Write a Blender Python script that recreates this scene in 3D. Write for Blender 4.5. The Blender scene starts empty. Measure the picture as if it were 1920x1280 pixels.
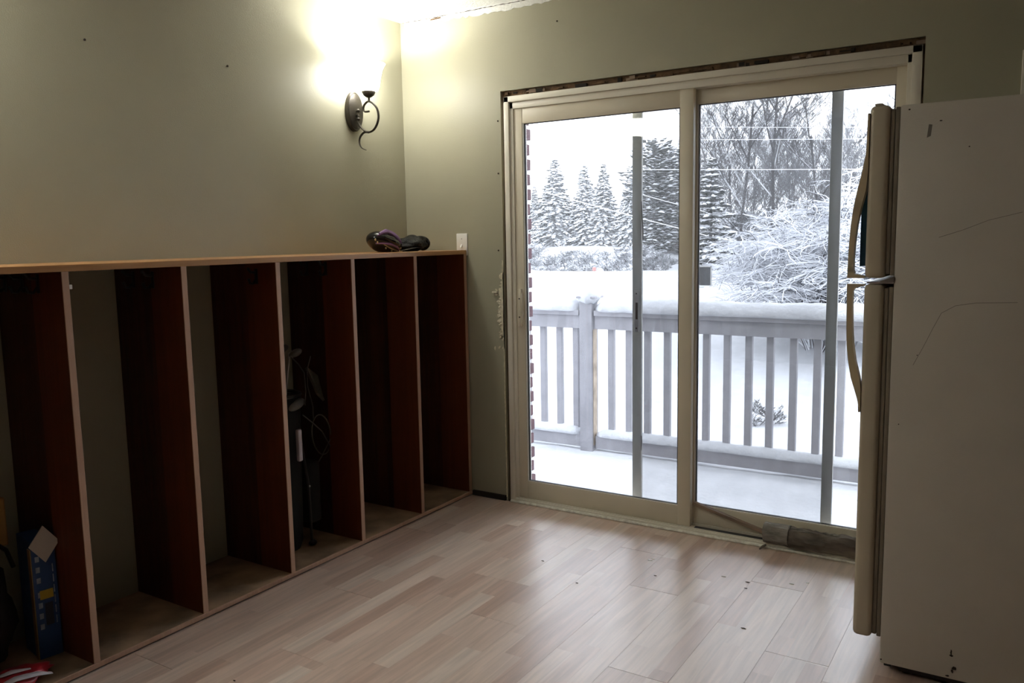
import bpy, bmesh, math, random
from mathutils import Vector, Matrix, noise as mnoise
random.seed(7)
PI = math.pi
scene = bpy.context.scene
COL = scene.collection

# ------------------------------------------------------------------ camera, sky, exposure
def look(yaw, pitch, roll):
    y, p, r = map(math.radians, (yaw, pitch, roll))
    f = Vector((math.sin(y)*math.cos(p), math.cos(y)*math.cos(p), math.sin(p)))
    rt = Vector((math.cos(y), -math.sin(y), 0)); up = rt.cross(f)
    return rt*math.cos(r)+up*math.sin(r), -rt*math.sin(r)+up*math.cos(r), f
cam = bpy.data.cameras.new('camera'); cam_o = bpy.data.objects.new('camera', cam); COL.objects.link(cam_o)
rt, up, fw = look(-32.3814, -7.0629, -1.0303)
cam_o.matrix_world = Matrix(((rt.x, up.x, -fw.x, 2.9021), (rt.y, up.y, -fw.y, -3.5339), (rt.z, up.z, -fw.z, 1.3582), (0, 0, 0, 1)))
cam.sensor_width = 36; cam.lens = 1555.9/1920*36; cam.clip_start = .05; cam.clip_end = 400
scene.camera = cam_o

SKY = 5.0            # overcast sky radiance
world = bpy.data.worlds.new('overcast_sky'); scene.world = world; world.use_nodes = True
bg = world.node_tree.nodes['Background']
bg.inputs[0].default_value = (.85, .90, 1.0, 1); bg.inputs[1].default_value = SKY

LAMP_POWER = (15.0, 55.0)   # bulb of the corner sconce and of the other one
SHADE_GLOW = (42.0, 60.0)   # their frosted glass shades
HAZE = .0048
LAMP_COL = (1, .985, .93)

vs = scene.view_settings
vs.view_transform = 'Standard'; vs.look = 'None'; vs.gamma = 1; vs.use_curve_mapping = False
vs.exposure = 0.0
scene.cycles.use_denoising = True
scene.cycles.max_bounces = 10; scene.cycles.diffuse_bounces = 5; scene.cycles.transparent_max_bounces = 16
scene.cycles.sample_clamp_indirect = 8

# ------------------------------------------------------------------ materials
M = {}
def newmat(name):
    m = bpy.data.materials.new(name); m.use_nodes = True; M[name] = m
    nt = m.node_tree; return m, nt, nt.nodes['Principled BSDF']
def N(nt, typ, **kw):
    n = nt.nodes.new(typ)
    for k, v in kw.items():
        if k.startswith('i_'):
            key = k[2:]; n.inputs[int(key) if key.isdigit() else key.replace('_', ' ')].default_value = v
        else: setattr(n, k, v)
    return n
def L(nt, a, ao, b, bi): nt.links.new(a.outputs[ao], b.inputs[bi])
def coords(nt, scale=(1, 1, 1), kind='Object'):
    tc = N(nt, 'ShaderNodeTexCoord'); mp = N(nt, 'ShaderNodeMapping'); mp.inputs['Scale'].default_value = scale
    L(nt, tc, kind, mp, 'Vector'); return mp
def c4(c): return (c[0], c[1], c[2], 1)
def mix(nt, a, b, fac_node=None, fac_out=0, fac=.5):
    n = N(nt, 'ShaderNodeMix', data_type='RGBA')
    n.inputs['Factor'].default_value = fac
    if fac_node is not None: nt.links.new(fac_node.outputs[fac_out], n.inputs['Factor'])
    for k, v in (('A', a), ('B', b)):
        s = [i for i in n.inputs if i.name == k and i.type == 'RGBA'][0]
        if isinstance(v, tuple) and not hasattr(v[0], 'outputs'): s.default_value = c4(v)
        else: nt.links.new(v[0].outputs[v[1]], s)
    return n
MIXOUT = 2
def ramp(nt, src, out, stops):
    r = N(nt, 'ShaderNodeValToRGB'); e = r.color_ramp.elements
    while len(e) < len(stops): e.new(.5)
    for k, (p, c) in enumerate(stops):
        e[k].position = p; e[k].color = c4(c) if isinstance(c, tuple) else (c, c, c, 1)
    L(nt, src, out, r, 'Fac'); return r
def basic(name, col, rough=.6, var=.12, scale=8, bump=0, bscale=60, metal=0, spec=.5, stretch=(1, 1, 1)):
    """plain procedural surface: colour broken by soft noise, fine relief"""
    m, nt, b = newmat(name)
    mp = coords(nt, stretch); nz = N(nt, 'ShaderNodeTexNoise'); nz.inputs['Scale'].default_value = scale; nz.inputs['Detail'].default_value = 5
    L(nt, mp, 0, nz, 'Vector')
    dk = tuple(c*(1-var) for c in col); lt = tuple(min(1, c*(1+var)) for c in col)
    r = ramp(nt, nz, 'Fac', [(.3, dk), (.7, lt)]); L(nt, r, 0, b, 'Base Color')
    b.inputs['Roughness'].default_value = rough; b.inputs['Metallic'].default_value = metal
    b.inputs['Specular IOR Level'].default_value = spec
    if bump:
        n2 = N(nt, 'ShaderNodeTexNoise'); n2.inputs['Scale'].default_value = bscale; n2.inputs['Detail'].default_value = 4; L(nt, mp, 0, n2, 'Vector')
        bp = N(nt, 'ShaderNodeBump'); bp.inputs['Strength'].default_value = bump; bp.inputs['Distance'].default_value = .01
        L(nt, n2, 'Fac', bp, 'Height'); L(nt, bp, 0, b, 'Normal')
    return m
def wood(name, col, dark, axis='z', rough=.5, ring=14, spec=.4, amt=.6):
    """grained wood, grain running along one axis, each object a tone of its own"""
    m, nt, b = newmat(name)
    s = {'x': (.35, 6, 6), 'y': (6, .35, 6), 'z': (6, 6, .35)}[axis]
    mp = coords(nt, s); oi = N(nt, 'ShaderNodeObjectInfo')
    ad = N(nt, 'ShaderNodeVectorMath', operation='ADD'); sc = N(nt, 'ShaderNodeVectorMath', operation='SCALE'); sc.inputs['Scale'].default_value = 37
    cv = N(nt, 'ShaderNodeCombineXYZ')
    for k in range(3): L(nt, oi, 'Random', cv, k)
    L(nt, cv, 0, sc, 0); L(nt, mp, 0, ad, 0); L(nt, sc, 0, ad, 1)
    n1 = N(nt, 'ShaderNodeTexNoise'); n1.inputs['Scale'].default_value = 1.4; n1.inputs['Detail'].default_value = 6; n1.inputs['Distortion'].default_value = .6; L(nt, ad, 0, n1, 'Vector')
    n2 = N(nt, 'ShaderNodeTexNoise'); n2.inputs['Scale'].default_value = ring; n2.inputs['Detail'].default_value = 3; L(nt, ad, 0, n2, 'Vector')
    mm = mix(nt, (n1, 'Fac'), (n2, 'Fac'), fac=.35)
    r = ramp(nt, mm, MIXOUT, [(.36, dark), (.62, col)])
    hs = N(nt, 'ShaderNodeHueSaturation'); mr = N(nt, 'ShaderNodeMapRange'); mr.inputs['To Min'].default_value = 1-amt*.35; mr.inputs['To Max'].default_value = 1+amt*.25
    L(nt, oi, 'Random', mr, 'Value'); L(nt, mr, 0, hs, 'Value'); L(nt, r, 0, hs, 'Color'); L(nt, hs, 0, b, 'Base Color')
    b.inputs['Roughness'].default_value = rough; b.inputs['Specular IOR Level'].default_value = spec
    bp = N(nt, 'ShaderNodeBump'); bp.inputs['Strength'].default_value = .12; bp.inputs['Distance'].default_value = .004
    L(nt, n2, 'Fac', bp, 'Height'); L(nt, bp, 0, b, 'Normal')
    return m
def snowy(name, col, snow=(.9, .92, .96), lo=-.1, hi=.35, rough=.85, var=.3, nscale=3.0, bias=.35):
    """a surface with snow lying on whatever faces up"""
    m, nt, b = newmat(name)
    g = N(nt, 'ShaderNodeNewGeometry'); sx = N(nt, 'ShaderNodeSeparateXYZ'); L(nt, g, 'Normal', sx, 0)
    mp = coords(nt); nz = N(nt, 'ShaderNodeTexNoise'); nz.inputs['Scale'].default_value = nscale; L(nt, mp, 0, nz, 'Vector')
    a = N(nt, 'ShaderNodeMath', operation='MULTIPLY_ADD'); a.inputs[1].default_value = bias; L(nt, nz, 'Fac', a, 0); L(nt, sx, 'Z', a, 2)
    mr = N(nt, 'ShaderNodeMapRange', interpolation_type='SMOOTHSTEP'); mr.inputs['From Min'].default_value = lo; mr.inputs['From Max'].default_value = hi; L(nt, a, 0, mr, 'Value')
    n2 = N(nt, 'ShaderNodeTexNoise'); n2.inputs['Scale'].default_value = 1.1; L(nt, mp, 0, n2, 'Vector')
    r = ramp(nt, n2, 'Fac', [(.35, tuple(c*(1-var) for c in col)), (.65, tuple(c*(1+var) for c in col))])
    mx = mix(nt, (r, 0), snow, mr, 0); L(nt, mx, MIXOUT, b, 'Base Color')
    b.inputs['Roughness'].default_value = rough; b.inputs['Specular IOR Level'].default_value = .1
    return m

WALLC = (.40, .385, .285)
basic('wall_paint', WALLC, .42, .03, 3, .10, 220, spec=.45)
basic('unseen_wall_dark', (.11, .07, .045), .5, .2, 6)  # dark brown made up for the unseen walls, to soak up bounced light
basic('ceiling_white', (.80, .80, .76), .9, .04, 5, .6, 90, spec=.1)
basic('plaster', (.78, .73, .58), .9, .12, 60, .5, 120, spec=.1)
basic('rough_timber', (.13, .075, .035), .85, .5, 30, .6, 60)
basic('dark_gap', (.02, .016, .012), .9, .3, 20)
basic('cream_vinyl', (.74, .68, .55), .38, .04, 4, .03, 200)
basic('off_white_vinyl', (.80, .76, .66), .38, .05, 4, .03, 200)
basic('worn_white', (.84, .81, .72), .6, .25, 45, .3, 80)
basic('gasket_black', (.03, .03, .032), .5, .1)
basic('aluminium_grey', (.30, .30, .29), .5, .06, 6, spec=.4)
basic('steel', (.62, .62, .62), .28, .05, 30, metal=1)
basic('switch_white', (.90, .90, .86), .35, .02)
basic('iron_brown', (.055, .047, .035), .42, .15, 40, .1, 80, metal=.4)
basic('fridge_enamel', (.60, .56, .50), .42, .03, 5, .14, 420)
basic('fridge_trim', (.55, .49, .38), .42, .06, 6, .05, 200)
basic('gasket_tan', (.20, .165, .12), .6, .15)
basic('handle_almond', (.60, .50, .33), .35, .05)
basic('rust', (.035, .022, .015), .8, .3)
basic('scratch_grey', (.22, .20, .17), .7, .2)
basic('blue_print', (.015, .085, .16), .5, .1)
basic('black_plastic', (.012, .012, .013), .45, .2)
basic('black_nylon', (.008, .008, .008), .9, .3, 20, .3, 300)
basic('grey_nylon', (.10, .095, .075), .8, .2, 20, .3, 300)
basic('club_steel', (.42, .42, .42), .3, .1, metal=.8)
basic('club_grey', (.13, .125, .115), .4, .1)
basic('strap_grey', (.06, .06, .058), .5, .2)
basic('patent_black', (.012, .011, .012), .08, .2)
basic('patent_purple', (.24, .13, .31), .25, .2)
basic('gold_trim', (.5, .42, .26), .3, .1, metal=.6)
basic('cloth_black', (.010, .009, .008), .5, .3, 30, .5, 120, spec=.25)
basic('carton_blue', (.012, .06, .20), .5, .12, 12)
basic('carton_brown', (.28, .17, .07), .8, .1)
basic('carton_white', (.62, .56, .50), .8, .05)
basic('print_white', (.30, .36, .48), .6, .3, 60)
basic('print_yellow', (.55, .38, .03), .6, .1)
basic('print_dark', (.02, .025, .05), .6, .2)
basic('red_wrap', (.40, .02, .03), .35, .3, 20)
basic('white_wrap', (.62, .58, .62), .35, .1, 20)
basic('tan_wood_block', (.36, .20, .06), .7, .15, 12)
basic('brick', (.13, .075, .085), .9, .25, 20, .5, 60)
basic('mortar', (.72, .72, .74), .95, .08, 20)
basic('bark', (.15, .125, .10), .95, .6, 22, 1.0, 30, stretch=(.35, 1, 1))
basic('bark_grey', (.26, .245, .22), .95, .35, 30, 1.0, 45, stretch=(.4, 1, 1))
basic('stick', (.24, .17, .12), .7, .25, 30, .2, 60, stretch=(.1, 1, 1))
basic('dust_base', (.30, .20, .12), .7, .5, 7, .1, 60)
basic('marker_red', (.36, .17, .15), .6, .1)
basic('board_black', (.018, .02, .022), .4, .3, 3)
basic('wire_snow', (.86, .88, .92), .8, .03)
basic('post_wood', (.30, .22, .19), .9, .2)
basic('deck_paint', (.26, .256, .275), .7, .10, 9, .25, 40)
basic('deck_wood_bare', (.34, .28, .22), .9, .3, 14, .3, 40)
basic('bulb_glass', (.9, .9, .88), .3, .01)
wood('cubby_red', (.165, .042, .011), (.11, .026, .007), 'z', .45, 12, amt=.3)
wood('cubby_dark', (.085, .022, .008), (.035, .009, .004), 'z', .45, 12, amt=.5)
wood('cubby_edge', (.56, .36, .25), (.46, .28, .19), 'z', .55, 20, amt=.2)
wood('cubby_top', (.50, .27, .11), (.36, .17, .065), 'y', .38, 16, amt=.1)
snowy('conifer_green', (.030, .034, .030), snow=(.78, .80, .84), lo=.30, hi=.70, bias=.6)
snowy('bark_snow', (.045, .043, .045), snow=(.5, .51, .53), lo=.2, hi=.8)
snowy('frost_twig', (.11, .11, .118), snow=(.28, .285, .30), lo=.1, hi=.9)
snowy('frost_shrub', (.12, .12, .125), snow=(.78, .80, .84), lo=-.1, hi=.6)
snowy('twig_heavy', (.05, .046, .05), snow=(.80, .82, .86), lo=-.15, hi=.35, bias=.4)

def snow_mat():
    m, nt, b = newmat('snow')
    mp = coords(nt); nz = N(nt, 'ShaderNodeTexNoise'); nz.inputs['Scale'].default_value = 5; nz.inputs['Detail'].default_value = 6; L(nt, mp, 0, nz, 'Vector')
    r = ramp(nt, nz, 'Fac', [(.3, (.47, .48, .505)), (.7, (.54, .55, .575))]); L(nt, r, 0, b, 'Base Color')
    b.inputs['Roughness'].default_value = .9; b.inputs['Specular IOR Level'].default_value = .1
    n2 = N(nt, 'ShaderNodeTexNoise'); n2.inputs['Scale'].default_value = 28; n2.inputs['Detail'].default_value = 4; L(nt, mp, 0, n2, 'Vector')
    bp = N(nt, 'ShaderNodeBump'); bp.inputs['Strength'].default_value = .5; bp.inputs['Distance'].default_value = .02; L(nt, n2, 'Fac', bp, 'Height'); L(nt, bp, 0, b, 'Normal')
snow_mat()

def glass_mat(name, tint, haze):
    m, nt, b = newmat(name); nt.nodes.remove(b); out = nt.nodes['Material Output']
    tr = N(nt, 'ShaderNodeBsdfTransparent'); tr.inputs[0].default_value = c4(tint)
    gl = N(nt, 'ShaderNodeBsdfGlossy'); gl.inputs['Roughness'].default_value = .02
    df = N(nt, 'ShaderNodeBsdfTranslucent'); df.inputs[0].default_value = (.8, .82, .86, 1)
    fr = N(nt, 'ShaderNodeFresnel'); fr.inputs['IOR'].default_value = 1.5
    mp = coords(nt, (9, 9, .8)); nz = N(nt, 'ShaderNodeTexNoise'); nz.inputs['Scale'].default_value = 3; nz.inputs['Detail'].default_value = 6; L(nt, mp, 0, nz, 'Vector')
    mr = N(nt, 'ShaderNodeMapRange'); mr.inputs['From Min'].default_value = .45; mr.inputs['From Max'].default_value = .8; mr.inputs['To Max'].default_value = haze; L(nt, nz, 'Fac', mr, 'Value')
    m1 = N(nt, 'ShaderNodeMixShader'); L(nt, mr, 0, m1, 0); L(nt, tr, 0, m1, 1); L(nt, df, 0, m1, 2)
    m2 = N(nt, 'ShaderNodeMixShader'); L(nt, fr, 0, m2, 0); L(nt, m1, 0, m2, 1); L(nt, gl, 0, m2, 2)
    L(nt, m2, 0, out, 'Surface')
glass_mat('pane_glass', (.97, .98, .98), .05)

def mesh_mat():
    m, nt, b = newmat('insect_mesh'); nt.nodes.remove(b); out = nt.nodes['Material Output']
    tr = N(nt, 'ShaderNodeBsdfTransparent'); df = N(nt, 'ShaderNodeBsdfDiffuse'); df.inputs[0].default_value = (.16, .16, .17, 1)
    mp = coords(nt, (700, 700, 700)); ck = N(nt, 'ShaderNodeTexNoise'); ck.inputs['Scale'].default_value = .02; L(nt, mp, 0, ck, 'Vector')
    mr = N(nt, 'ShaderNodeMapRange'); mr.inputs['To Min'].default_value = .20; mr.inputs['To Max'].default_value = .26; L(nt, ck, 'Fac', mr, 'Value')
    m1 = N(nt, 'ShaderNodeMixShader'); L(nt, mr, 0, m1, 0); L(nt, tr, 0, m1, 1); L(nt, df, 0, m1, 2); L(nt, m1, 0, out, 'Surface')
mesh_mat()

def shade_mat(name, glow):
    m, nt, b = newmat(name)
    b.inputs['Base Color'].default_value = (.9, .9, .86, 1); b.inputs['Roughness'].default_value = .4
    mp = coords(nt, (1, 1, 1)); nz = N(nt, 'ShaderNodeTexNoise'); nz.inputs['Scale'].default_value = 18; L(nt, mp, 0, nz, 'Vector')
    r = ramp(nt, nz, 'Fac', [(.3, tuple(c*.92 for c in LAMP_COL)), (.7, LAMP_COL)])
    L(nt, r, 0, b, 'Emission Color'); b.inputs['Emission Strength'].default_value = glow
shade_mat('frosted_shade', SHADE_GLOW[0]); shade_mat('frosted_shade_dimmer', SHADE_GLOW[1])

def plank_mat():
    """three-strip beech laminate: strips of unlike tone printed on each plank"""
    m, nt, b = newmat('laminate')
    tc = N(nt, 'ShaderNodeTexCoord'); oi = N(nt, 'ShaderNodeObjectInfo'); sp = N(nt, 'ShaderNodeSeparateXYZ'); L(nt, tc, 'Object', sp, 0)
    def math_(op, a, bb, c=None):
        n = N(nt, 'ShaderNodeMath', operation=op)
        for k, v in enumerate((a, bb, c)):
            if v is None: continue
            if isinstance(v, (int, float)): n.inputs[k].default_value = v
            else: nt.links.new(v[0].outputs[v[1]], n.inputs[k])
        return n
    row = math_('FLOOR', (math_('DIVIDE', (sp, 'X'), .0667), 0), 0)
    wn = N(nt, 'ShaderNodeTexWhiteNoise', noise_dimensions='2D'); cv = N(nt, 'ShaderNodeCombineXYZ'); L(nt, row, 0, cv, 0); L(nt, oi, 'Random', cv, 1); L(nt, cv, 0, wn, 'Vector')
    yy = math_('ADD', (math_('DIVIDE', (sp, 'Y'), .62), 0), (math_('MULTIPLY', (wn, 'Value'), 5.0), 0))
    colr = math_('FLOOR', (yy, 0), 0)
    cv2 = N(nt, 'ShaderNodeCombineXYZ'); L(nt, row, 0, cv2, 0); L(nt, colr, 0, cv2, 1); rs = math_('MULTIPLY', (oi, 'Random'), 91.0); L(nt, rs, 0, cv2, 2)
    w2 = N(nt, 'ShaderNodeTexWhiteNoise', noise_dimensions='3D'); L(nt, cv2, 0, w2, 'Vector')
    tone = ramp(nt, w2, 'Value', [(0, (.56, .385, .31)), (.35, (.67, .495, .41)), (.7, (.73, .565, .475)), (1, (.80, .665, .575))])
    mp = coords(nt, (26, 1.6, 20)); ad = N(nt, 'ShaderNodeVectorMath', operation='ADD'); L(nt, mp, 0, ad, 0); L(nt, w2, 'Color', ad, 1)
    nz = N(nt, 'ShaderNodeTexNoise'); nz.inputs['Scale'].default_value = 2; nz.inputs['Detail'].default_value = 7; nz.inputs['Distortion'].default_value = .8; L(nt, ad, 0, nz, 'Vector')
    g = ramp(nt, nz, 'Fac', [(.3, .80), (.7, 1.08)])
    mu = N(nt, 'ShaderNodeMix', data_type='RGBA', blend_type='MULTIPLY'); mu.inputs['Factor'].default_value = 1
    cs = [i for i in mu.inputs if i.type == 'RGBA']; nt.links.new(tone.outputs[0], cs[0]); nt.links.new(g.outputs[0], cs[1])
    L(nt, mu, MIXOUT, b, 'Base Color')
    n3 = N(nt, 'ShaderNodeTexNoise'); n3.inputs['Scale'].default_value = 5; n3.inputs['Detail'].default_value = 4; L(nt, tc, 'Object', n3, 'Vector')
    rr = N(nt, 'ShaderNodeMapRange'); rr.inputs['To Min'].default_value = .22; rr.inputs['To Max'].default_value = .40; L(nt, n3, 'Fac', rr, 'Value'); L(nt, rr, 0, b, 'Roughness')
    b.inputs['Specular IOR Level'].default_value = .6
    b.inputs['Coat Weight'].default_value = .7; b.inputs['Coat Roughness'].default_value = .34; b.inputs['Coat IOR'].default_value = 1.55
plank_mat()

# ------------------------------------------------------------------ mesh helpers
class MB:
    """collects shapes (in world coordinates) for ONE mesh object"""
    def __init__(s): s.bm = bmesh.new()
    def box(s, x0, x1, y0, y1, z0, z1, bev=0, seg=2):
        vs = [s.bm.verts.new((x, y, z)) for z in (z0, z1) for y in (y0, y1) for x in (x0, x1)]
        fs = [s.bm.faces.new([vs[i] for i in f]) for f in ((0, 2, 3, 1), (4, 5, 7, 6), (0, 1, 5, 4), (2, 6, 7, 3), (0, 4, 6, 2), (1, 3, 7, 5))]
        if bev:
            ed = list({e for f in fs for e in f.edges})
            bmesh.ops.bevel(s.bm, geom=ed, offset=bev, segments=seg, affect='EDGES', profile=.5)
        return s
    def prism(s, pts, axis, a, b):
        """polygon pts (u,v) extruded along axis from a to b"""
        def P(u, v, w): return {'x': (w, u, v), 'y': (u, w, v), 'z': (u, v, w)}[axis]
        A = [s.bm.verts.new(P(u, v, a)) for u, v in pts]; B = [s.bm.verts.new(P(u, v, b)) for u, v in pts]
        n = len(pts); s.bm.faces.new(A[::-1]); s.bm.faces.new(B)
        for i in range(n): s.bm.faces.new((A[i], A[(i+1) % n], B[(i+1) % n], B[i]))
        return s
    def tube(s, pts, r, n=8, cap=True, squash=None):
        pts = [Vector(p) for p in pts]; rs = r if isinstance(r, (list, tuple)) else [r]*len(pts)
        rings = []; prev = None
        for i, p in enumerate(pts):
            d = (pts[min(i+1, len(pts)-1)]-pts[max(i-1, 0)]).normalized()
            ref = Vector((0, 0, 1)) if abs(d.z) < .9 else Vector((0, 1, 0))
            u = d.cross(ref).normalized() if prev is None else (prev-d*prev.dot(d)).normalized()
            prev = u; v = d.cross(u)
            a, b = squash or (1, 1)
            rings.append([s.bm.verts.new(p+(u*math.cos(t)*a+v*math.sin(t)*b)*rs[i]) for t in [2*PI*k/n for k in range(n)]])
        for A, B in zip(rings, rings[1:]):
            for k in range(n): s.bm.faces.new((A[k], A[(k+1) % n], B[(k+1) % n], B[k]))
        if cap and n > 2: s.bm.faces.new(rings[0][::-1]); s.bm.faces.new(rings[-1])
        return s
    def lathe(s, prof, c, n=32, axis='z'):
        rings = []
        for r, h in prof:
            ring = []
            for k in range(n):
                t = 2*PI*k/n; a, b = r*math.cos(t), r*math.sin(t)
                o = {'z': (a, b, h), 'x': (h, a, b), 'y': (a, h, b)}[axis]
                ring.append(s.bm.verts.new((c[0]+o[0], c[1]+o[1], c[2]+o[2])))
            rings.append(ring)
        for A, B in zip(rings, rings[1:]):
            for k in range(n): s.bm.faces.new((A[k], A[(k+1) % n], B[(k+1) % n], B[k]))
        if prof[0][0] > 1e-4: s.bm.faces.new(rings[0][::-1])
        if prof[-1][0] > 1e-4: s.bm.faces.new(rings[-1])
        return s
    def blob(s, c, r, u=16, v=10, rot=None, jit=0, cut=None):
        """ellipsoid, optionally rotated and roughened"""
        c = Vector(c); rows = []
        for j in range(v+1):
            th = PI*j/v; row = []
            for k in range(u):
                ph = 2*PI*k/u
                d = Vector((math.sin(th)*math.cos(ph), math.sin(th)*math.sin(ph), math.cos(th)))
                f = 1+(jit*mnoise.noise(d*2.3+c*7) if jit else 0)
                p = Vector((d.x*r[0], d.y*r[1], d.z*r[2]))*f
                if rot is not None: p = rot @ p
                p = c+p
                if cut is not None: p.z = max(p.z, cut)
                row.append(s.bm.verts.new(p))
            rows.append(row)
        for A, B in zip(rows, rows[1:]):
            for k in range(u): s.bm.faces.new((A[k], B[k], B[(k+1) % u], A[(k+1) % u]))
        return s
    def done(s): return s.bm
WORLD = {}
def link_mesh(name, mb, mat, parent=None, smooth=False, origin=None, weld=True):
    """links what mb holds as one mesh object; parent gives it its thing"""
    bm = mb.bm
    if weld: bmesh.ops.remove_doubles(bm, verts=bm.verts, dist=1e-6)
    bmesh.ops.recalc_face_normals(bm, faces=bm.faces)
    me = bpy.data.meshes.new(name); 
    o = bpy.data.objects.new(name, me); COL.objects.link(o)
    if parent is not None:
        org = WORLD[parent.name]; o.parent = parent
    else:
        org = Vector(origin) if origin is not None else Vector((0, 0, 0)); o.location = org
    WORLD[o.name] = org.copy()
    bmesh.ops.translate(bm, verts=bm.verts, vec=-org)
    bm.to_mesh(me); bm.free()
    me.materials.append(M[mat])
    if smooth:
        for p in me.polygons: p.use_smooth = True
        if smooth != 'all':
            try: me.set_sharp_from_angle(angle=math.radians(38))
            except Exception: pass
    return o
def tag(o, label, cat, group=None):
    o['label'] = label; o['category'] = cat
    if group: o['group'] = group
    return o
def thing(name, loc, label, cat, group=None):
    o = bpy.data.objects.new(name, None); COL.objects.link(o); o.location = loc; o.empty_display_size = .1
    WORLD[o.name] = Vector(loc); return tag(o, label, cat, group)
def struct(o, label=None):
    o['kind'] = 'structure'
    if label: o['label'] = label
    return o
def struct_empty(name, loc, label=None):
    o = bpy.data.objects.new(name, None); COL.objects.link(o); o.location = loc; WORLD[o.name] = Vector(loc); return struct(o, label)
def copy_tree(o, parent=None):
    c = o.copy(); COL.objects.link(c); c.parent = parent
    for ch in [k for k in o.children]: copy_tree(ch, c)
    return c
def box(name, mat, parent, *a, bev=0, **kw):
    return link_mesh(name, MB().box(*a, bev=bev), mat, parent, smooth=bool(bev), **kw)

# ================================================================== THE ROOM
XR, YB, ZC = 4.3, -5.2, 2.492
OX0, OX1, OZ = .619, 2.506, 2.078          # rough opening of the patio door
struct(box('wall_left', 'wall_paint', None, -.12, 0, YB, .15, 0, ZC))
wb = MB(); wb.box(0, OX0, 0, .15, 0, ZC).box(OX1, XR, 0, .15, 0, ZC).box(OX0, OX1, 0, .15, OZ, ZC)
wall_back = struct(link_mesh('wall_back', wb, 'wall_paint', weld=False))
struct(box('wall_right', 'unseen_wall_dark', None, XR, XR+.12, YB, .15, 0, ZC))  # right and front walls are out of view, coloured dark to lower the fill
struct(box('wall_front', 'unseen_wall_dark', None, -.12, XR+.12, YB-.12, YB, 0, ZC))
ceiling = struct(box('ceiling', 'ceiling_white', None, -.12, XR+.12, YB-.12, .15, ZC, ZC+.1))
floor = struct(box('floor', 'dark_gap', None, -.12, XR+.12, YB-.12, .15, -.12, -.010))

# laminate planks: 20 cm wide, laid towards the patio door, each a child of the floor
PW, PL = .2, 1.41
joint = {2: -1.18, 3: -.585, 4: -1.265, 5: -1.72, 6: -.87, 7: -1.178, 8: -.31, 9: -.66}
plank_mesh = {}
def plank(x0, x1, y0, y1):
    key = (round(x1-x0, 3), round(y1-y0, 3))
    if key not in plank_mesh:
        mb = MB().box(0, x1-x0-.0004, 0, y1-y0-.0016, -.010, 0)
        bmesh.ops.bevel(mb.bm, geom=[e for e in mb.bm.edges if all(abs(v.co.z) < 1e-6 for v in e.verts)], offset=.0003, segments=1, affect='EDGES')
        me = bpy.data.meshes.new('floor_plank'); mb.bm.to_mesh(me); mb.bm.free(); me.materials.append(M['laminate']); plank_mesh[key] = me
    o = bpy.data.objects.new('floor_plank', plank_mesh[key]); COL.objects.link(o); o.parent = floor
    o.location = (x0, y0, 0)
cx = -.193+.2*0
k = 0
while cx < XR:
    x0, x1 = max(cx, .002), min(cx+PW, XR-.002)
    j = joint.get(k-1+1, None)
    j = joint.get(k, -.2-(k*.53) % PL)
    ys = [-.003]; y = j
    while y > YB: ys.append(y); y -= PL
    if j+PL < -.02: ys.insert(1, j+PL)
    ys.append(YB+.002)
    for a, b in zip(ys, ys[1:]):
        if x1-x0 > .01 and a-b > .02: plank(x0, x1, b, a)
    cx += PW; k += 1

# ------------------------------------------------------------------ wear on the walls
def ribbon(name, mat, parent, pts, y=-.003, th=.003):
    """thin torn piece lying on the back wall: polygon in x,z"""
    return link_mesh(name, MB().prism(pts, 'y', y, y+th), mat, parent, weld=False)
def torn(name, x0, x1, zf, zt, n, jag, mat='plaster'):
    lo = [(x0+(x1-x0)*i/n, zf(i/n)+random.uniform(-jag, jag)) for i in range(n+1)]
    hi = [(x0+(x1-x0)*i/n, zt) for i in range(n+1)]
    mb = MB()
    for i in range(n):
        mb.prism([lo[i], lo[i+1], hi[i+1], hi[i]], 'y', -.004, .0)
    return link_mesh(name, mb, mat, wall_back)
torn('torn_joint_tape', .03, 1.35, lambda t: 2.468-.012*math.sin(3*t), ZC, 70, .006, 'ceiling_white')
link_mesh('ceiling_crack', MB().tube([(.02+.013*i, -.005, 2.4865-.004*(i/100)+random.uniform(-.0012, .0012)) for i in range(100)], [random.choice((.0006, .0012, .002)) for i in range(100)], 5), 'rust', wall_back)
for pts in ([(.20, 2.474), (.27, 2.476), (.268, 2.482), (.21, 2.481)], [(.92, 2.486), (.98, 2.484), (.97, 2.490), (.93, 2.491)]):
    ribbon('peeled_chip', 'rough_timber', wall_back, pts, -.007, .003)
# torn plasterboard beside the door frame
def jag_strip(z0, z1, n, w, jag, xr=.617):
    mb = MB(); zs = [z0+(z1-z0)*i/n for i in range(n+1)]
    ls = [xr-max(.002, w(i/n)+random.uniform(-jag, jag)) for i in range(n+1)]
    for i in range(n): mb.prism([(ls[i], zs[i]), (xr, zs[i]), (xr, zs[i+1]), (ls[i+1], zs[i+1])], 'y', -.005, 0)
    return mb
link_mesh('torn_plaster_edge', jag_strip(.02, 1.25, 150, lambda t: .003, .002), 'plaster', wall_back)
link_mesh('torn_plaster_edge', jag_strip(.80, 1.19, 60, lambda t: .008+.026*math.sin(PI*t)**2, .012), 'plaster', wall_back)
for k in range(26):
    z = random.gauss(.99, .10); x = .60-abs(random.gauss(0, .010)); r = random.uniform(.004, .013)
    rot = Matrix.Rotation(random.uniform(0, PI), 3, 'Y') @ Matrix.Rotation(random.uniform(-.6, .6), 3, 'X')
    link_mesh('plaster_flake', MB().blob((x, -.006, z), (r, .004, r*.5), 6, 4, rot, .4), 'plaster', wall_back)
link_mesh('plaster_flake', MB().box(.553, .582, -.012, 0, 1.085, 1.093), 'plaster', wall_back)
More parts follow.
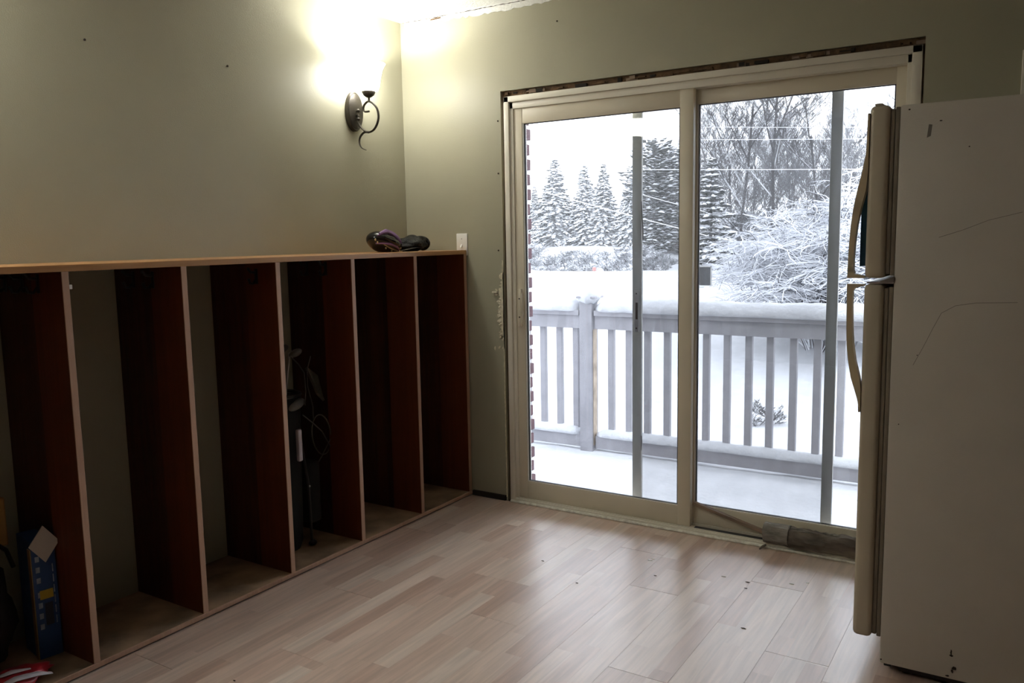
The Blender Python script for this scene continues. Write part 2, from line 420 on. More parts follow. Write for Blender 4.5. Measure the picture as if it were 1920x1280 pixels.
link_mesh('plaster_flake', MB().blob((.56, -.004, .80), (.004, .004, .012), 6, 4, None, .4), 'plaster', wall_back)
for x, z in ((.6, 1.682), (.603, 1.937), (.944, 2.362), (.592, 1.30)):
    link_mesh('nail', MB().lathe([(.0025, -.006), (.004, -.005), (.004, -.002), (.002, 0)], (x, 0, z), 8, 'y'), 'rust', wall_back)
wl = bpy.data.objects['wall_left']
for y, z in ((-1.757, 2.084), (-1.14, 2.092)):
    link_mesh('nail', MB().lathe([(.002, 0), (.0035, .004), (.0045, .007), (.003, .009)], (0, y, z), 8, 'x'), 'rust', wl)
# rough opening around the door frame: header timber, shims and scraps in the gap
link_mesh('header_timber', MB().box(OX0, OX1, .018, .15, 2.052, OZ+.001), 'rough_timber', wall_back)
for k in range(44):
    x = random.uniform(.64, 2.48); w = random.uniform(.01, .06); h = random.uniform(.003, .012); y0 = random.uniform(.004, .014)
    link_mesh('wood_scrap', MB().box(x, x+w, y0, .02, 2.052+random.uniform(0, .010), 2.052+.010+h), random.choice(('rough_timber', 'rough_timber', 'stick', 'dark_gap')), wall_back)
for x0, x1 in ((OX0-.001, .634), (2.4985, OX1+.001)):
    link_mesh('jamb_stud', MB().box(x0, x1, .02, .15, 0, 2.06), 'rough_timber', wall_back)
struct(link_mesh('baseboard_back', MB().box(.402, .612, -.014, 0, .0, .028, .003), 'dark_gap'), None)
struct(link_mesh('trim_1', MB().box(2.818, 2.90, -.018, 0, .0, 1.985, .003), 'off_white_vinyl'))

# ================================================================== PATIO DOOR
door = struct_empty('door_1', (1.566, .06, 0), 'cream sliding patio door with two glass panels')
FX0, FX1, FZ = .635, 2.498, 2.05
fr = MB()
# frame: flange, stepped jambs, head and sill
for a, b, y0 in ((FX0, .663, 0), (.663, .682, .012)):
    fr.box(a, b, y0, .14, 0, FZ if a == FX0 else 2.03, .002)
for a, b, y0 in ((2.463, FX1, 0), (2.446, 2.463, .012)):
    fr.box(a, b, y0, .14, 0, FZ if b == FX1 else 2.03, .002)
fr.box(FX0, FX1, 0, .14, 2.022, FZ, .002); fr.box(.663, 2.463, .012, .14, 1.990, 2.022, .002)
link_mesh('door_frame', fr, 'off_white_vinyl', door, smooth=True, weld=False)
sl = MB(); sl.box(.663, 2.463, -.002, .14, 0, .020, .002).box(.68, 2.45, .052, .058, .02, .032).box(.68, 2.45, .004, .010, .02, .026)
link_mesh('sill', sl, 'off_white_vinyl', door, smooth=True, weld=False)
link_mesh('track_groove', MB().box(1.62, 2.44, .012, .050, .0201, .0215), 'gasket_black', door)
link_mesh('threshold_strip', MB().tube([(.645+.0187*i, -.010, .006+random.uniform(-.0006, .0006)) for i in range(100)], [.009+random.uniform(-.0012, .0008) for i in range(100)], 8, squash=(1, .8)), 'worn_white', door, smooth=True)
def panel(name, x0, x1, gx0, gx1, z0, gz0, gz1, z1, y0, y1):
    m = MB()
    m.box(x0, gx0, y0, y1, z0, z1, .003).box(gx1, x1, y0, y1, z0, z1, .003)
    m.box(gx0-.001, gx1+.001, y0+.002, y1, z0, gz0, .002).box(gx0-.001, gx1+.001, y0+.002, y1, gz1, z1, .002)
    p = link_mesh(name, m, 'cream_vinyl', door, smooth=True, weld=False)
    ym = (y0+y1)/2
    g = MB(); t = .010
    for a in ((gx0, gx0+t, gz0, gz1), (gx1-t*.6, gx1, gz0, gz1), (gx0, gx1, gz0, gz0+t*.5), (gx0, gx1, gz1-t*.3, gz1)):
        g.box(a[0], a[1], ym-.006, ym+.006, a[2], a[3])
    link_mesh('glazing_gasket', g, 'gasket_black', p, weld=False)
    b = MB()
    b.box(gx0, gx0+.006, y0+.004, ym-.004, gz0, gz1).box(gx0, gx1, y0+.006, ym-.005, gz0, gz0+.003)
    link_mesh('glazing_bead', b, 'switch_white', p, weld=False)
    link_mesh('glass_pane', MB().box(gx0, gx1, ym-.002, ym+.002, gz0, gz1), 'pane_glass', p)
    return p
sp_ = panel('sliding_panel', .676, 1.603, .7285, 1.5405, .022, .1145, 1.916, 1.992, .020, .052)
fp_ = panel('fixed_panel', 1.560, 2.447, 1.604, 2.403, .022, .117, 1.926, 1.992, .060, .095)
# pull handle on the sliding panel
h = MB().box(.697, .715, .006, .021, .918, 1.106, .003); link_mesh('handle_plate', h, 'cream_vinyl', sp_, smooth=True)
h = MB().tube([(.713, .016, 1.09), (.722, .004, 1.07), (.7235, .002, 1.03), (.720, .004, 1.0), (.727, .004, .985), (.722, .004, .965), (.722, .006, .945), (.712, .016, .93)], .004, 6)
link_mesh('pull_grip', h, 'cream_vinyl', sp_, smooth=True)
for z in (1.058, .965): link_mesh('screw', MB().lathe([(.004, 0), (.003, .004)], (.706, .003, z), 8, 'y'), 'rust', sp_)
# exterior sliding insect screen
scr = thing('screen_door', (1.735, .13, .03), 'grey aluminium insect screen door behind the patio door glass', 'screen door')
for a, b in ((1.269, 1.3165), (2.155, 2.2)): link_mesh('stile', MB().box(a, b, .122, .138, .03, 1.99, .002), 'aluminium_grey', scr, smooth=True)
for a, b in ((.03, .075), (1.945, 1.99)): link_mesh('rail', MB().box(1.3165, 2.155, .123, .137, a, b, .002), 'aluminium_grey', scr, smooth=True)
link_mesh('insect_mesh', MB().box(1.3165, 2.155, .1297, .1303, .075, 1.945), 'insect_mesh', scr)
lp = link_mesh('latch_plate', MB().box(1.281, 1.303, .119, .122, .905, 1.105, .001), 'steel', scr)
link_mesh('latch_slot', MB().box(1.2875, 1.2985, .1175, .1192, .965, 1.045), 'rust', lp)
for z in (1.088, .922): link_mesh('screw', MB().lathe([(.004, 0), (.003, .004)], (1.292, .1165, z), 8, 'y'), 'rust', lp)
link_mesh('loose_weather_strip', MB().tube([(1.3175, .118, 1.52), (1.322, .112, 1.47), (1.330, .105, 1.40), (1.333, .10, 1.34)], [.002, .003, .0035, .003], 6), 'gasket_black', scr)
link_mesh('loose_weather_strip', MB().tube([(1.318, .118, .40), (1.323, .112, .37), (1.320, .112, .33)], .0022, 6), 'gasket_black', scr)

# brick edge of the house seen past the door frame
ext = struct(link_mesh('wall_exterior', MB().box(-.6, .622, .16, .245, -.3, 2.7), 'mortar'))
brm = bpy.data.meshes.new('brick'); _b = MB().box(0, .19, 0, .095, 0, .056, .003, 1); _b.bm.to_mesh(brm); _b.bm.free(); brm.materials.append(M['brick'])
for k in range(38):
    for c in range(2):
        o = bpy.data.objects.new('brick', brm); COL.objects.link(o); o.parent = ext
        o.location = (.447-c*.2-(0 if k % 2 == 0 else .006)+random.uniform(-.002, .002), .158, -.28+k*.0765)

# ================================================================== CUBBY UNIT
D, H = .3974, 1.3037
cub = thing('cubby_shelf', (.2, -1.28, 0), 'long red-brown wooden cubby unit with open bays against the wall', 'cubby unit')
CY0, CY1 = -2.56, -.009
link_mesh('top_board', MB().box(.002, D, CY0, CY1, H-.021, H, .002, 2), 'cubby_top', cub)
link_mesh('base_board', MB().box(.002, D-.002, CY0, CY1, .004, .022, .002, 2), 'dust_base', cub)
lip = link_mesh('front_lip', MB().box(D-.004, D+.002, CY0, CY1, .006, .023, .001, 1), 'cubby_edge', cub)
link_mesh('plinth', MB().box(.01, D-.008, CY0+.01, CY1-.01, 0, .004), 'dark_gap', cub)
TH = .0215
def divider(yr, name='divider', split=.21):
    y0 = yr-TH
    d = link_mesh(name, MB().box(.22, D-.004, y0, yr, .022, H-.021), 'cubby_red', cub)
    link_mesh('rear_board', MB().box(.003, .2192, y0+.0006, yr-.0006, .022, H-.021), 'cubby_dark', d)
    link_mesh('front_edge', MB().box(D-.004, D-.0005, y0, yr, .022, H-.021, .0008, 1), 'cubby_edge', d)
    return d
divs = [divider(y) for y in (-.418, -.846, -1.267, -1.690, -2.108)]
divider(CY1, 'end_panel'); divider(CY0+TH, 'end_panel')
def hook(x, y, z):
    m = MB().box(x-.008, x+.008, y-.004, y, z-.03, z+.03, .002)
    link_mesh('coat_hook', m.tube([(x, y-.003, z+.015), (x, y-.03, z+.018), (x, y-.042, z+.034)], [.005, .005, .006], 8).tube([(x, y-.003, z-.012), (x, y-.018, z-.028), (x, y-.034, z-.026), (x, y-.040, z-.008)], [.005, .005, .005, .006], 8), 'black_plastic', cub, smooth=True, weld=False)
for x, y, z in ((.262, -2.108-TH, 1.245), (.17, -2.108-TH, 1.245), (.065, -2.108-TH, 1.245), (.235, -1.69-TH, 1.235), (.12, -1.69-TH, 1.235), (.285, -1.267-TH, 1.228), (.13, -.846-TH, 1.240), (.245, -.846-TH, 1.242)):
    hook(x, y, z)
link_mesh('white_tag', MB().box(.374, .388, -2.1075, -2.094, 1.228, 1.242, .001), 'switch_white', cub)

# ------------------------------------------------------------------ wall sconces
def sconce(cy, label, which=0, lift=0):
    cx = .114
    t = thing('wall_sconce', (0, cy, 1.995), label, 'wall lamp')
    # oval backplate
    prof = [(1.0, .0005), (1.0, .014), (.93, .020), (.90, .019), (.84, .022), (0.001, .024)]
    m = MB(); n = 40; rings = []
    for f, x in prof: rings.append([m.bm.verts.new((x, cy+.056*f*math.cos(2*PI*k/n), 1.993+.096*f*math.sin(2*PI*k/n))) for k in range(n)])
    for A, B in zip(rings, rings[1:]):
        for k in range(n): m.bm.faces.new((A[k], A[(k+1) % n], B[(k+1) % n], B[k]))
    link_mesh('backplate', m, 'iron_brown', t, smooth=True)
    for z in (1.995, 1.955):
        link_mesh('knob', MB().lathe([(.003, .022), (.004, .028), (.0085, .032), (.0095, .038), (.006, .043), (.0005, .045)], (0, cy, z), 14, 'x'), 'iron_brown', t, smooth=True)
    def spline(ps, k=6):
        ps = [Vector((p[0], cy, p[1])) for p in ps]; out = []
        for i in range(len(ps)-1):
            p0, p1, p2, p3 = ps[max(i-1, 0)], ps[i], ps[i+1], ps[min(i+2, len(ps)-1)]
            for j in range(k):
                s = j/k; out.append(.5*((2*p1)+(p2-p0)*s+(2*p0-5*p1+4*p2-p3)*s*s+(3*p1-p0-3*p2+p3)*s**3))
        return out+[ps[-1]]
    arm = spline([(.022, 1.972), (.036, 1.972), (.036, 1.955), (.040, 1.928), (.067, 1.900), (.101, 1.887), (.139, 1.902), (.164, 1.945), (.160, 1.988), (.136, 2.018), (.105, 2.033), (.080, 2.022), (.070, 2.003), (.078, 1.988), (.106, 1.986)])
    link_mesh('scroll_arm', MB().tube(arm, .0058, 8, squash=(1.1, .85)), 'iron_brown', t, smooth=True)
    tail = spline([(.100, 1.887), (.070, 1.889), (.042, 1.868), (.036, 1.840), (.049, 1.816), (.080, 1.802)])
    link_mesh('tail_scroll', MB().tube(tail, [.0058-.0045*(i/(len(tail)-1))**2 for i in range(len(tail))], 8), 'iron_brown', t, smooth=True)
    link_mesh('cup', MB().lathe([(.005, 2.033), (.0055, 2.050), (.014, 2.053), (.026, 2.062), (.033, 2.076), (.034, 2.083), (.004, 2.083)], (cx-.006, cy, 0), 24), 'iron_brown', t, smooth=True)
    o_ = [(.034, 2.080), (.043, 2.086), (.050, 2.11), (.056, 2.145), (.063, 2.175), (.073, 2.198), (.080, 2.206)]
    prof = o_+[(.079, 2.209)]+[(r-.004, h+.002) for r, h in o_[::-1]]
    link_mesh('glass_shade', MB().lathe(prof, (cx, cy, 0), 40), ('frosted_shade', 'frosted_shade_dimmer')[which], t, smooth='all')
    bulb = link_mesh('bulb', MB().lathe([(.012, 2.088), (.013, 2.100), (.022, 2.118), (.026, 2.135), (.022, 2.152), (.010, 2.161), (.0005, 2.163)], (cx, cy, 0), 20), 'bulb_glass', t, smooth=True)
    ld = bpy.data.lights.new('sconce_light', 'POINT'); ld.energy = LAMP_POWER[which]; ld.color = LAMP_COL; ld.shadow_soft_size = .012
    lo = bpy.data.objects.new('sconce_light', ld); COL.objects.link(lo); lo.location = (cx, cy, 2.178+lift); t.location.z += lift
    return t
sconce(-.388, 'lit wall sconce with bell glass shade near the room corner')
sconce(-2.74, 'lit wall sconce reflected in the patio door glass', 1, .08)

# ------------------------------------------------------------------ light switch
sw = thing('light_switch', (.3665, 0, 1.33), 'white toggle light switch plate at the cubby end', 'light switch')
link_mesh('plate', MB().box(.333, .402, -.0065, 0, 1.275, 1.389, .003), 'switch_white', sw, smooth=True)
link_mesh('toggle', MB().prism([(-.0065, 1.335), (-.018, 1.318), (-.016, 1.312), (-.0065, 1.322)], 'x', .3625, .3715), 'switch_white', sw)
for z in (1.362, 1.302): link_mesh('screw', MB().lathe([(.003, 0), (.0035, .0015), (.0035, .003)], (.367, -.0085, z), 10, 'y'), 'steel', sw)

# ================================================================== FRIDGE
fr = thing('refrigerator', (2.85, -.5, 0), 'almond top-freezer refrigerator seen from its scuffed side', 'refrigerator')
FY0, FY1 = -.88, -.13
link_mesh('body', MB().box(2.547, 3.22, FY0, FY1, .032, 1.7165, .006), 'fridge_enamel', fr, smooth=True)
def fdoor(name, z0, z1):
    m = MB(); r = .014
    d = link_mesh(name, m.box(2.465, 2.520, FY0+.002, FY1-.002, z0, z1, r, 4), 'fridge_trim', fr, smooth=True)
    g = MB(); g.box(2.520, 2.533, FY0+.012, FY1-.012, z0+.012, z1-.012, .003).box(2.534, 2.5465, FY0+.009, FY1-.009, z0+.008, z1-.008, .003)
    link_mesh('gasket', g, 'gasket_tan', d, smooth=True, weld=False)
    return d
fz = fdoor('freezer_door', 1.222, 1.722); fd = fdoor('fridge_door', .104, 1.205)
link_mesh('hinge_cover', MB().box(2.478, 2.50, FY0+.006, FY0+.05, 1.720, 1.728, .003), 'fridge_trim', fz, smooth=True)
link_mesh('gap_glint_rail', MB().box(2.472, 2.547, FY0+.004, FY1-.004, 1.2065, 1.2125, .002), 'steel', fr)  # bright steel strip standing in for window light on the lower door's top
link_mesh('gap_glint_bracket', MB().prism([(2.51, 1.205), (2.548, 1.213), (2.548, 1.228), (2.525, 1.219), (2.51, 1.215)], 'y', FY0-.003, FY0+.03), 'steel', fr)  # steel wedge added to carry that bright gap light on to the body
def fhandle(par, pts, flip):
    m = MB(); yh0, yh1 = FY0+.004, FY0+.034
    outer = [(x, z) for x, z, t in pts]; inner = [(min(x+t, 2.4655), z) for x, z, t in pts]
    for i in range(len(pts)-1):
        q_ = [outer[i], inner[i], inner[i+1], outer[i+1]]
        m.prism(q_, 'y', yh0, yh1)
    return link_mesh('handle', m, 'handle_almond', par, smooth=True)
fhandle(fz, [(2.4600, 1.702, .006), (2.4595, 1.66, .007), (2.4590, 1.62, .008), (2.4575, 1.585, .01), (2.449, 1.535, .02), (2.437, 1.48, .024), (2.428, 1.43, .021), (2.4225, 1.38, .0175), (2.4195, 1.33, .016), (2.4180, 1.29, .015), (2.4172, 1.245, .0155), (2.4170, 1.235, .020), (2.4170, 1.228, .05), (2.4170, 1.222, .05)], 0)
fhandle(fd, [(2.4170, 1.205, .05), (2.4170, 1.199, .05), (2.4170, 1.192, .022), (2.4172, 1.182, .0155), (2.4180, 1.13, .015), (2.4190, 1.07, .016), (2.4215, 1.02, .0175), (2.427, .97, .020), (2.436, .92, .024), (2.447, .885, .02), (2.456, .855, .01), (2.459, .84, .007), (2.460, .815, .006)], 1)
gr = link_mesh('base_grille', MB().box(2.556, 2.576, FY0+.03, FY1-.03, .012, .10, .002), 'black_plastic', fr)
link_mesh('toe_kick', MB().box(2.60, 3.18, FY0+.025, FY1-.025, .010, .034), 'gasket_black', fr)
for x in (2.62, 3.15):
    for y in (FY0+.05, FY1-.05): link_mesh('foot', MB().lathe([(.014, 0), (.016, .004), (.016, .010), (.008, .012), (.008, .034)], (x, y, 0), 12), 'black_plastic', fr)
# scuffs: chipped paint and long scratches on the side
def chip(x, z, w, h, seed):
    random.seed(seed); n = 9
    pts = [(x+w*(.6+.4*random.random())*math.cos(2*PI*k/n), z+h*(.6+.4*random.random())*math.sin(2*PI*k/n)) for k in range(n)]
    link_mesh('chipped_spot', MB().prism(pts, 'y', FY0-.0008, FY0+.0005), 'rust', fr)
chip(2.742, .118, .003, .010, 1); chip(2.7425, .108, .006, .004, 2); chip(2.752, .070, .008, .007, 3); chip(2.747, .060, .004, .007, 4); chip(2.735, .030+.012, .006, .003, 5)
chip(2.652, 1.664, .005, .002, 6); chip(2.725, 1.588, .003, .0022, 7); chip(2.571, 1.702, .004, .003, 8); chip(2.575, .79, .002, .0025, 9); chip(2.552, .045, .003, .003, 10); chip(2.617, 1.0, .002, .002, 11)
random.seed(21)
link_mesh('scuff_mark', MB().prism([(2.618, 1.62), (2.628, 1.624), (2.631, 1.655), (2.622, 1.657)], 'y', FY0-.0006, FY0), 'scratch_grey', fr)
link_mesh('scratch', MB().tube([(2.607, FY0, .97), (2.63, FY0, 1.02), (2.655, FY0, 1.08), (2.675, FY0, 1.125), (2.71, FY0, 1.147), (2.76, FY0, 1.156), (2.86, FY0, 1.160)], .0007, 5), 'scratch_grey', fr)
link_mesh('scratch', MB().tube([(2.66, FY0, 1.34), (2.72, FY0, 1.36), (2.78, FY0, 1.385), (2.86, FY0, 1.405)], .0007, 5), 'scratch_grey', fr)
pad = thing('notepad', (2.455, -.70, 1.26), 'blue-covered pad hung on the freezer door front', 'notepad')
link_mesh('cover', MB().box(2.4435, 2.4465, -.835, -.60, 1.255, 1.505, .0008), 'blue_print', pad)
link_mesh('pages', MB().box(2.4465, 2.4648, -.833, -.602, 1.257, 1.503), 'blue_print', pad)

# ================================================================== LOG AND STICK IN THE DOOR TRACK
lg = thing('firewood_log', (2.2, .0, .015), 'rough grey-brown log lying along the patio door sill', 'log')
def log_mesh(x0, x1, r, n=14, segs=24, jit=.25, cy=.004, cz=.058):
    m = MB(); rings = []
    for i in range(segs+1):
        x = x0+(x1-x0)*i/segs; ring = []
        for k in range(n):
            t = 2*PI*k/n; d = Vector((x*9, math.cos(t)*1.5, math.sin(t)*1.5))
            rr = r*(1+jit*mnoise.noise(d)+jit*.4*mnoise.noise(d*3.1))
            ring.append(m.bm.verts.new((x+.004*mnoise.noise(d*2), cy+rr*.9*math.cos(t), max(.0225, cz+rr*math.sin(t)))))
        rings.append(ring)
    for A, B in zip(rings, rings[1:]):
        for k in range(n): m.bm.faces.new((A[k], A[(k+1) % n], B[(k+1) % n], B[k]))
    m.bm.faces.new(rings[0][::-1]); m.bm.faces.new(rings[-1]); return m
link_mesh('bark_body', log_mesh(1.99, 2.435, .041, n=18, segs=40, jit=.42, cz=.062), 'bark', lg, smooth=True)
link_mesh('wrapped_end', log_mesh(1.950, 2.055, .046, segs=12, jit=.22, cz=.066), 'bark_grey', lg, smooth=True)
for k in range(16):
    x = random.uniform(2.0, 2.36); w = random.uniform(.05, .10); a = random.uniform(-.5, .5)
    link_mesh('bark_strip', MB().tube([(x, .004+.026*math.sin(a), .060+.041*math.cos(a)), (x+w*.5, .004+.03*math.sin(a), .061+.045*math.cos(a)), (x+w, .004+.026*math.sin(a), .060+.041*math.cos(a))], [.001, .0035, .001], 5), 'bark_grey', lg)
link_mesh('splinter', MB().tube([(1.962, -.018, .018), (1.952, -.034, .012), (1.944, -.052, .006)], [.004, .006, .003], 6), 'bark', lg)
st = MB(); a = Vector((1.612, .040, .134)); b = Vector((1.962, .030, .050)); d = (b-a).normalized(); u_ = Vector((0, 1, 0)); v_ = d.cross(u_)
vsx = [st.bm.verts.new(p+u_*su*.011+v_*sv*.0075) for p in (a, b) for su, sv in ((-1, -1), (1, -1), (1, 1), (-1, 1))]
for f in ((0, 1, 2, 3), (7, 6, 5, 4), (0, 4, 5, 1), (1, 5, 6, 2), (2, 6, 7, 3), (3, 7, 4, 0)): st.bm.faces.new([vsx[i] for i in f])
bmesh.ops.bevel(st.bm, geom=list(st.bm.edges), offset=.001, segments=1, affect='EDGES')
tag(link_mesh('wooden_stick', st, 'stick', origin=(1.78, .035, .05)), 'thin brown wooden stick propped from the door stile to the log', 'stick')

# ================================================================== THINGS ON AND IN THE CUBBY
def helmet():
    t = thing('sports_helmet', (.20, -.42, H), 'shiny black and purple helmet with oval opening on the cubby top', 'helmet')
    R = Matrix.Rotation(math.radians(-18), 3, 'X')
    m = MB(); c = Vector((.20, -.425, H+.046)); U, V = 36, 18
    rows = []
    for j in range(V+1):
        th = PI*j/V
        rows.append([m.bm.verts.new(c+R @ Vector((.075*math.sin(th)*math.cos(2*PI*k/U), .098*math.sin(th)*math.sin(2*PI*k/U), .050*math.cos(th)))) for k in range(U)])
    for j in range(V):
        for k in range(U):
            ph = 2*PI*(k+.5)/U; th = PI*(j+.5)/V
            d = Vector((math.sin(th)*math.cos(ph), math.sin(th)*math.sin(ph), math.cos(th)))
            if (d.x-.62)**2/.10+(d.y-.05)**2/.42+(d.z-.55)**2/.10 < 1: continue
            m.bm.faces.new((rows[j][k], rows[j+1][k], rows[j+1][(k+1) % U], rows[j][(k+1) % U]))
    for v in [v for v in m.bm.verts if not v.link_faces]: m.bm.verts.remove(v)
    for v in m.bm.verts: v.co.z = max(v.co.z, H+.001)
    s = link_mesh('shell', m, 'patent_black', t, smooth='all')
    sm = s.modifiers.new('thick', 'SOLIDIFY'); sm.thickness = .004; sm.offset = -1
    link_mesh('lining', MB().blob(c, (.066, .088, .040), 20, 12, R), 'cloth_black', t, smooth='all')
    def band(el0, el1, az, n=30, r=1.02, mat='patent_purple', rad=.007, nm='rim', c0=-1, c1=1):
        pts = []
        for i in range(n+1):
            s_ = c0+(c1-c0)*i/n; y = s_*az; z = el0+(el1-el0)*(1-s_*s_); x = math.sqrt(max(.02, 1-min(.98, y*y+z*z)))
            pts.append(c+R @ Vector((.075*x*r, .098*y*r, .050*z*r)))
        for p in pts: p.z = max(p.z, H+rad)
        return link_mesh(nm, MB().tube(pts, [rad*(.5+.5*math.sin(PI*i/n)) for i in range(n+1)], 8), mat, t, smooth=True)
    band(.34, .95, .80, mat='patent_purple', rad=.015)
    band(.15, .88, .88, mat='patent_purple', rad=.006)
    band(.10, -.05, .62, mat='patent_black', rad=.012, nm='brow')
    band(-.45, -.62, .62, mat='gold_trim', rad=.004, nm='gold_piping')
    band(-.55, -.30, .78, mat='patent_purple', rad=.006)
    for k, (y, z) in enumerate(((-.9, -.25), (-.78, -.45), (-.3, -.72), (.1, -.74), (.86, .25), (.9, .0))):
        x = math.sqrt(max(.03, 1-min(.97, y*y+z*z))); p = c+R @ Vector((.077*x, .100*y, .051*z)); p.z = max(p.z, H+.007)
        link_mesh('rivet', MB().blob(p, (.004, .005, .006), 10, 6), 'gold_trim', t, smooth='all')
helmet()
mt = thing('padded_mitt', (.20, -.22, H), 'dull black padded mitt with ribbed rim beside the light switch', 'mitt')
Rm = Matrix.Rotation(math.radians(8), 3, 'X')
link_mesh('padding', MB().blob((.21, -.222, H+.037), (.072, .092, .038), 32, 18, Rm, .30, H+.0005), 'cloth_black', mt, smooth='all')
for k, (r, o_) in enumerate(((1.0, 0), (.93, .012), (.86, .022))):
    pts = [(.21+.055*r*math.cos(a), -.165+.004*k+.020*math.sin(a)*0+.018, H+.038+.034*r*math.sin(a)) for a in [PI*(-.45+1.3*i/16) for i in range(17)]]
    link_mesh('rim_rib', MB().tube([(x, y-o_, max(z, H+.005)) for x, y, z in pts], .0045, 7), 'patent_black', mt, smooth=True)
link_mesh('strap', MB().tube([(.26, -.37, H+.006), (.275, -.33, H+.012), (.285, -.28, H+.020), (.285, -.22, H+.014)], [.004, .006, .006, .003], 8, squash=(1.6, .5)), 'patent_black', mt, smooth=True)

# golf bag in the fourth bay
gb = thing('golf_bag', (.17, -1.10, .022), 'black golf stand bag with clubs leaning in a cubby bay', 'golf bag')
ax0, ax1 = Vector((.165, -1.115, .026)), Vector((.135, -1.085, .70))
link_mesh('bag_body', MB().tube([ax0.lerp(ax1, s) for s in (0, .05, .3, .6, .9, 1)], [.070, .082, .088, .092, .097, .100], 24), 'black_nylon', gb, smooth=True)
link_mesh('rim', MB().tube([ax1+Vector((.098*math.cos(2*PI*k/24), .098*math.sin(2*PI*k/24), .004)) for k in range(25)], .008, 8), 'black_plastic', gb, smooth=True)
link_mesh('side_pocket', MB().box(.12, .25, -1.03, -.955, .12, .40, .02, 3), 'black_nylon', gb, smooth=True)
fl = MB(); q4 = [(.20, -.965, .815), (.24, -.945, .70), (.19, -.845, .635), (.15, -.825, .735)]
A_ = [fl.bm.verts.new(p) for p in q4]; B_ = [fl.bm.verts.new((p[0]-.012, p[1], p[2]-.008)) for p in q4]
fl.bm.faces.new(A_); fl.bm.faces.new(B_[::-1])
for i in range(4): fl.bm.faces.new((A_[i], A_[(i+1) % 4], B_[(i+1) % 4], B_[i]))
link_mesh('hood_flap', fl, 'grey_nylon', gb)
link_mesh('pocket_mouth', MB().tube([(.22+.02*math.sin(a), -.915+.055*math.cos(a), .50+.085*math.sin(a)+.05*math.cos(a)*-1) for a in [2*PI*i/24 for i in range(25)]], .003, 6), 'grey_nylon', gb, smooth=True)
link_mesh('pocket_seam', MB().tube([(.225, -.868, .47), (.23, -.93, .405), (.235, -1.0, .35)], .0028, 6), 'grey_nylon', gb, smooth=True)
for pts in ([(.23, -1.085, .88), (.24, -1.05, .84), (.25, -1.03, .80), (.255, -1.03, .72), (.25, -1.035, .66)], [(.21, -.95, .86), (.22, -.985, .80), (.22, -.985, .73), (.225, -.965, .64), (.225, -.965, .58)], [(.25, -1.05, .62), (.25, -.99, .57), (.24, -.93, .52), (.23, -.875, .44)]):
    link_mesh('carry_strap', MB().tube(pts, .0028, 7), 'strap_grey', gb, smooth=True)
for x, y, zt in ((.250, -1.035, .60), (.205, -1.085, .55)):
    lgp = link_mesh('stand_leg', MB().tube([(x-.03, y-.02, zt), (x, y, .30), (x-.012, y+.015, .045)], .006, 8), 'black_plastic', gb, smooth=True)
    link_mesh('leg_foot', MB().blob((x-.010, y+.018, .036), (.017, .020, .0135), 12, 8), 'black_plastic', lgp, smooth='all')
    link_mesh('rivet', MB().blob((x+.006, y, .30), (.004, .004, .005), 8, 6), 'steel', lgp, smooth='all')
for x, y, z, s_ in ((.215, -1.085, .665, 1), (.16, -1.12, .86, .8), (.20, -1.05, .885, .7), (.13, -1.06, .90, .7)):
    c_ = link_mesh('club_shaft', MB().tube([(.14, -1.09, .45), (x-.01, y, z)], .0055, 8), 'club_steel', gb, smooth=True)
    link_mesh('club_head', MB().blob((x+.01, y+.02*s_, z), (.030*s_, .050*s_, .022*s_), 16, 10, Matrix.Rotation(.3, 3, 'X')), 'club_grey', c_, smooth='all')
link_mesh('towel', MB().box(.235, .255, -1.085, -1.062, .42, .56, .006), 'white_wrap', gb)

# carton, bag and odds in the bay at the far end
ct = thing('drink_carton', (.19, -2.17, .022), 'open blue drink carton with white diamond flap in cubby bay', 'carton')
def local_box(name, mat, par, c, sx, sy, sz, rz, bev=0, dx=0, dy=0, dz=0):
    mb = MB().box(dx-sx/2, dx+sx/2, dy-sy/2, dy+sy/2, dz, dz+sz, bev)
    bmesh.ops.transform(mb.bm, matrix=Matrix.Translation(c) @ Matrix.Rotation(rz, 4, 'Z'), verts=mb.bm.verts)
    return link_mesh(name, mb, mat, par)
RZ = math.radians(-10); CC = Vector((.16, -2.1585, .022))
cb = local_box('box_body', 'carton_blue', ct, CC, .13, .072, .40, RZ, .002)
local_box('cut_edge', 'carton_brown', cb, CC, .024, .003, .37, RZ, 0, .053, -.0375, .002)
for k in range(7): local_box('printed_letter', 'print_white', cb, CC, .0012, .012, .018, RZ, 0,   .0654, -.020, .10+k*.036+(.012 if k > 3 else 0))
for k in range(6): local_box('printed_line', 'print_white', cb, CC, .0012, .003, .026, RZ, 0, .0654, .024, .11+k*.035)
local_box('printed_panel', 'print_dark', cb, CC, .0012, .024, .075, RZ, 0, .0654, .004, .11)
local_box('yellow_label', 'print_yellow', cb, CC, .0016, .040, .030, RZ, 0, .0655, .0, .200)
fm = MB().box(-.002, .002, -.034, .034, -.034, .034)
bmesh.ops.transform(fm.bm, matrix=Matrix.Translation(CC+Vector((.072, -.010, .385))) @ Matrix.Rotation(RZ, 4, 'Z') @ Matrix.Rotation(math.radians(45), 4, 'X') , verts=fm.bm.verts)
bmesh.ops.scale(fm.bm, vec=(1, .95, 1.28), verts=fm.bm.verts, space=Matrix.Translation(-(CC+Vector((.072, -.010, .385)))))
link_mesh('open_flap', fm, 'carton_white', ct)
bb = thing('black_bag', (.13, -2.33, .022), 'slumped black fabric bag behind the blue carton', 'bag')
link_mesh('bag_sack', MB().blob((.13, -2.35, .20), (.10, .115, .178), 22, 16, None, .25), 'black_nylon', bb, smooth='all')
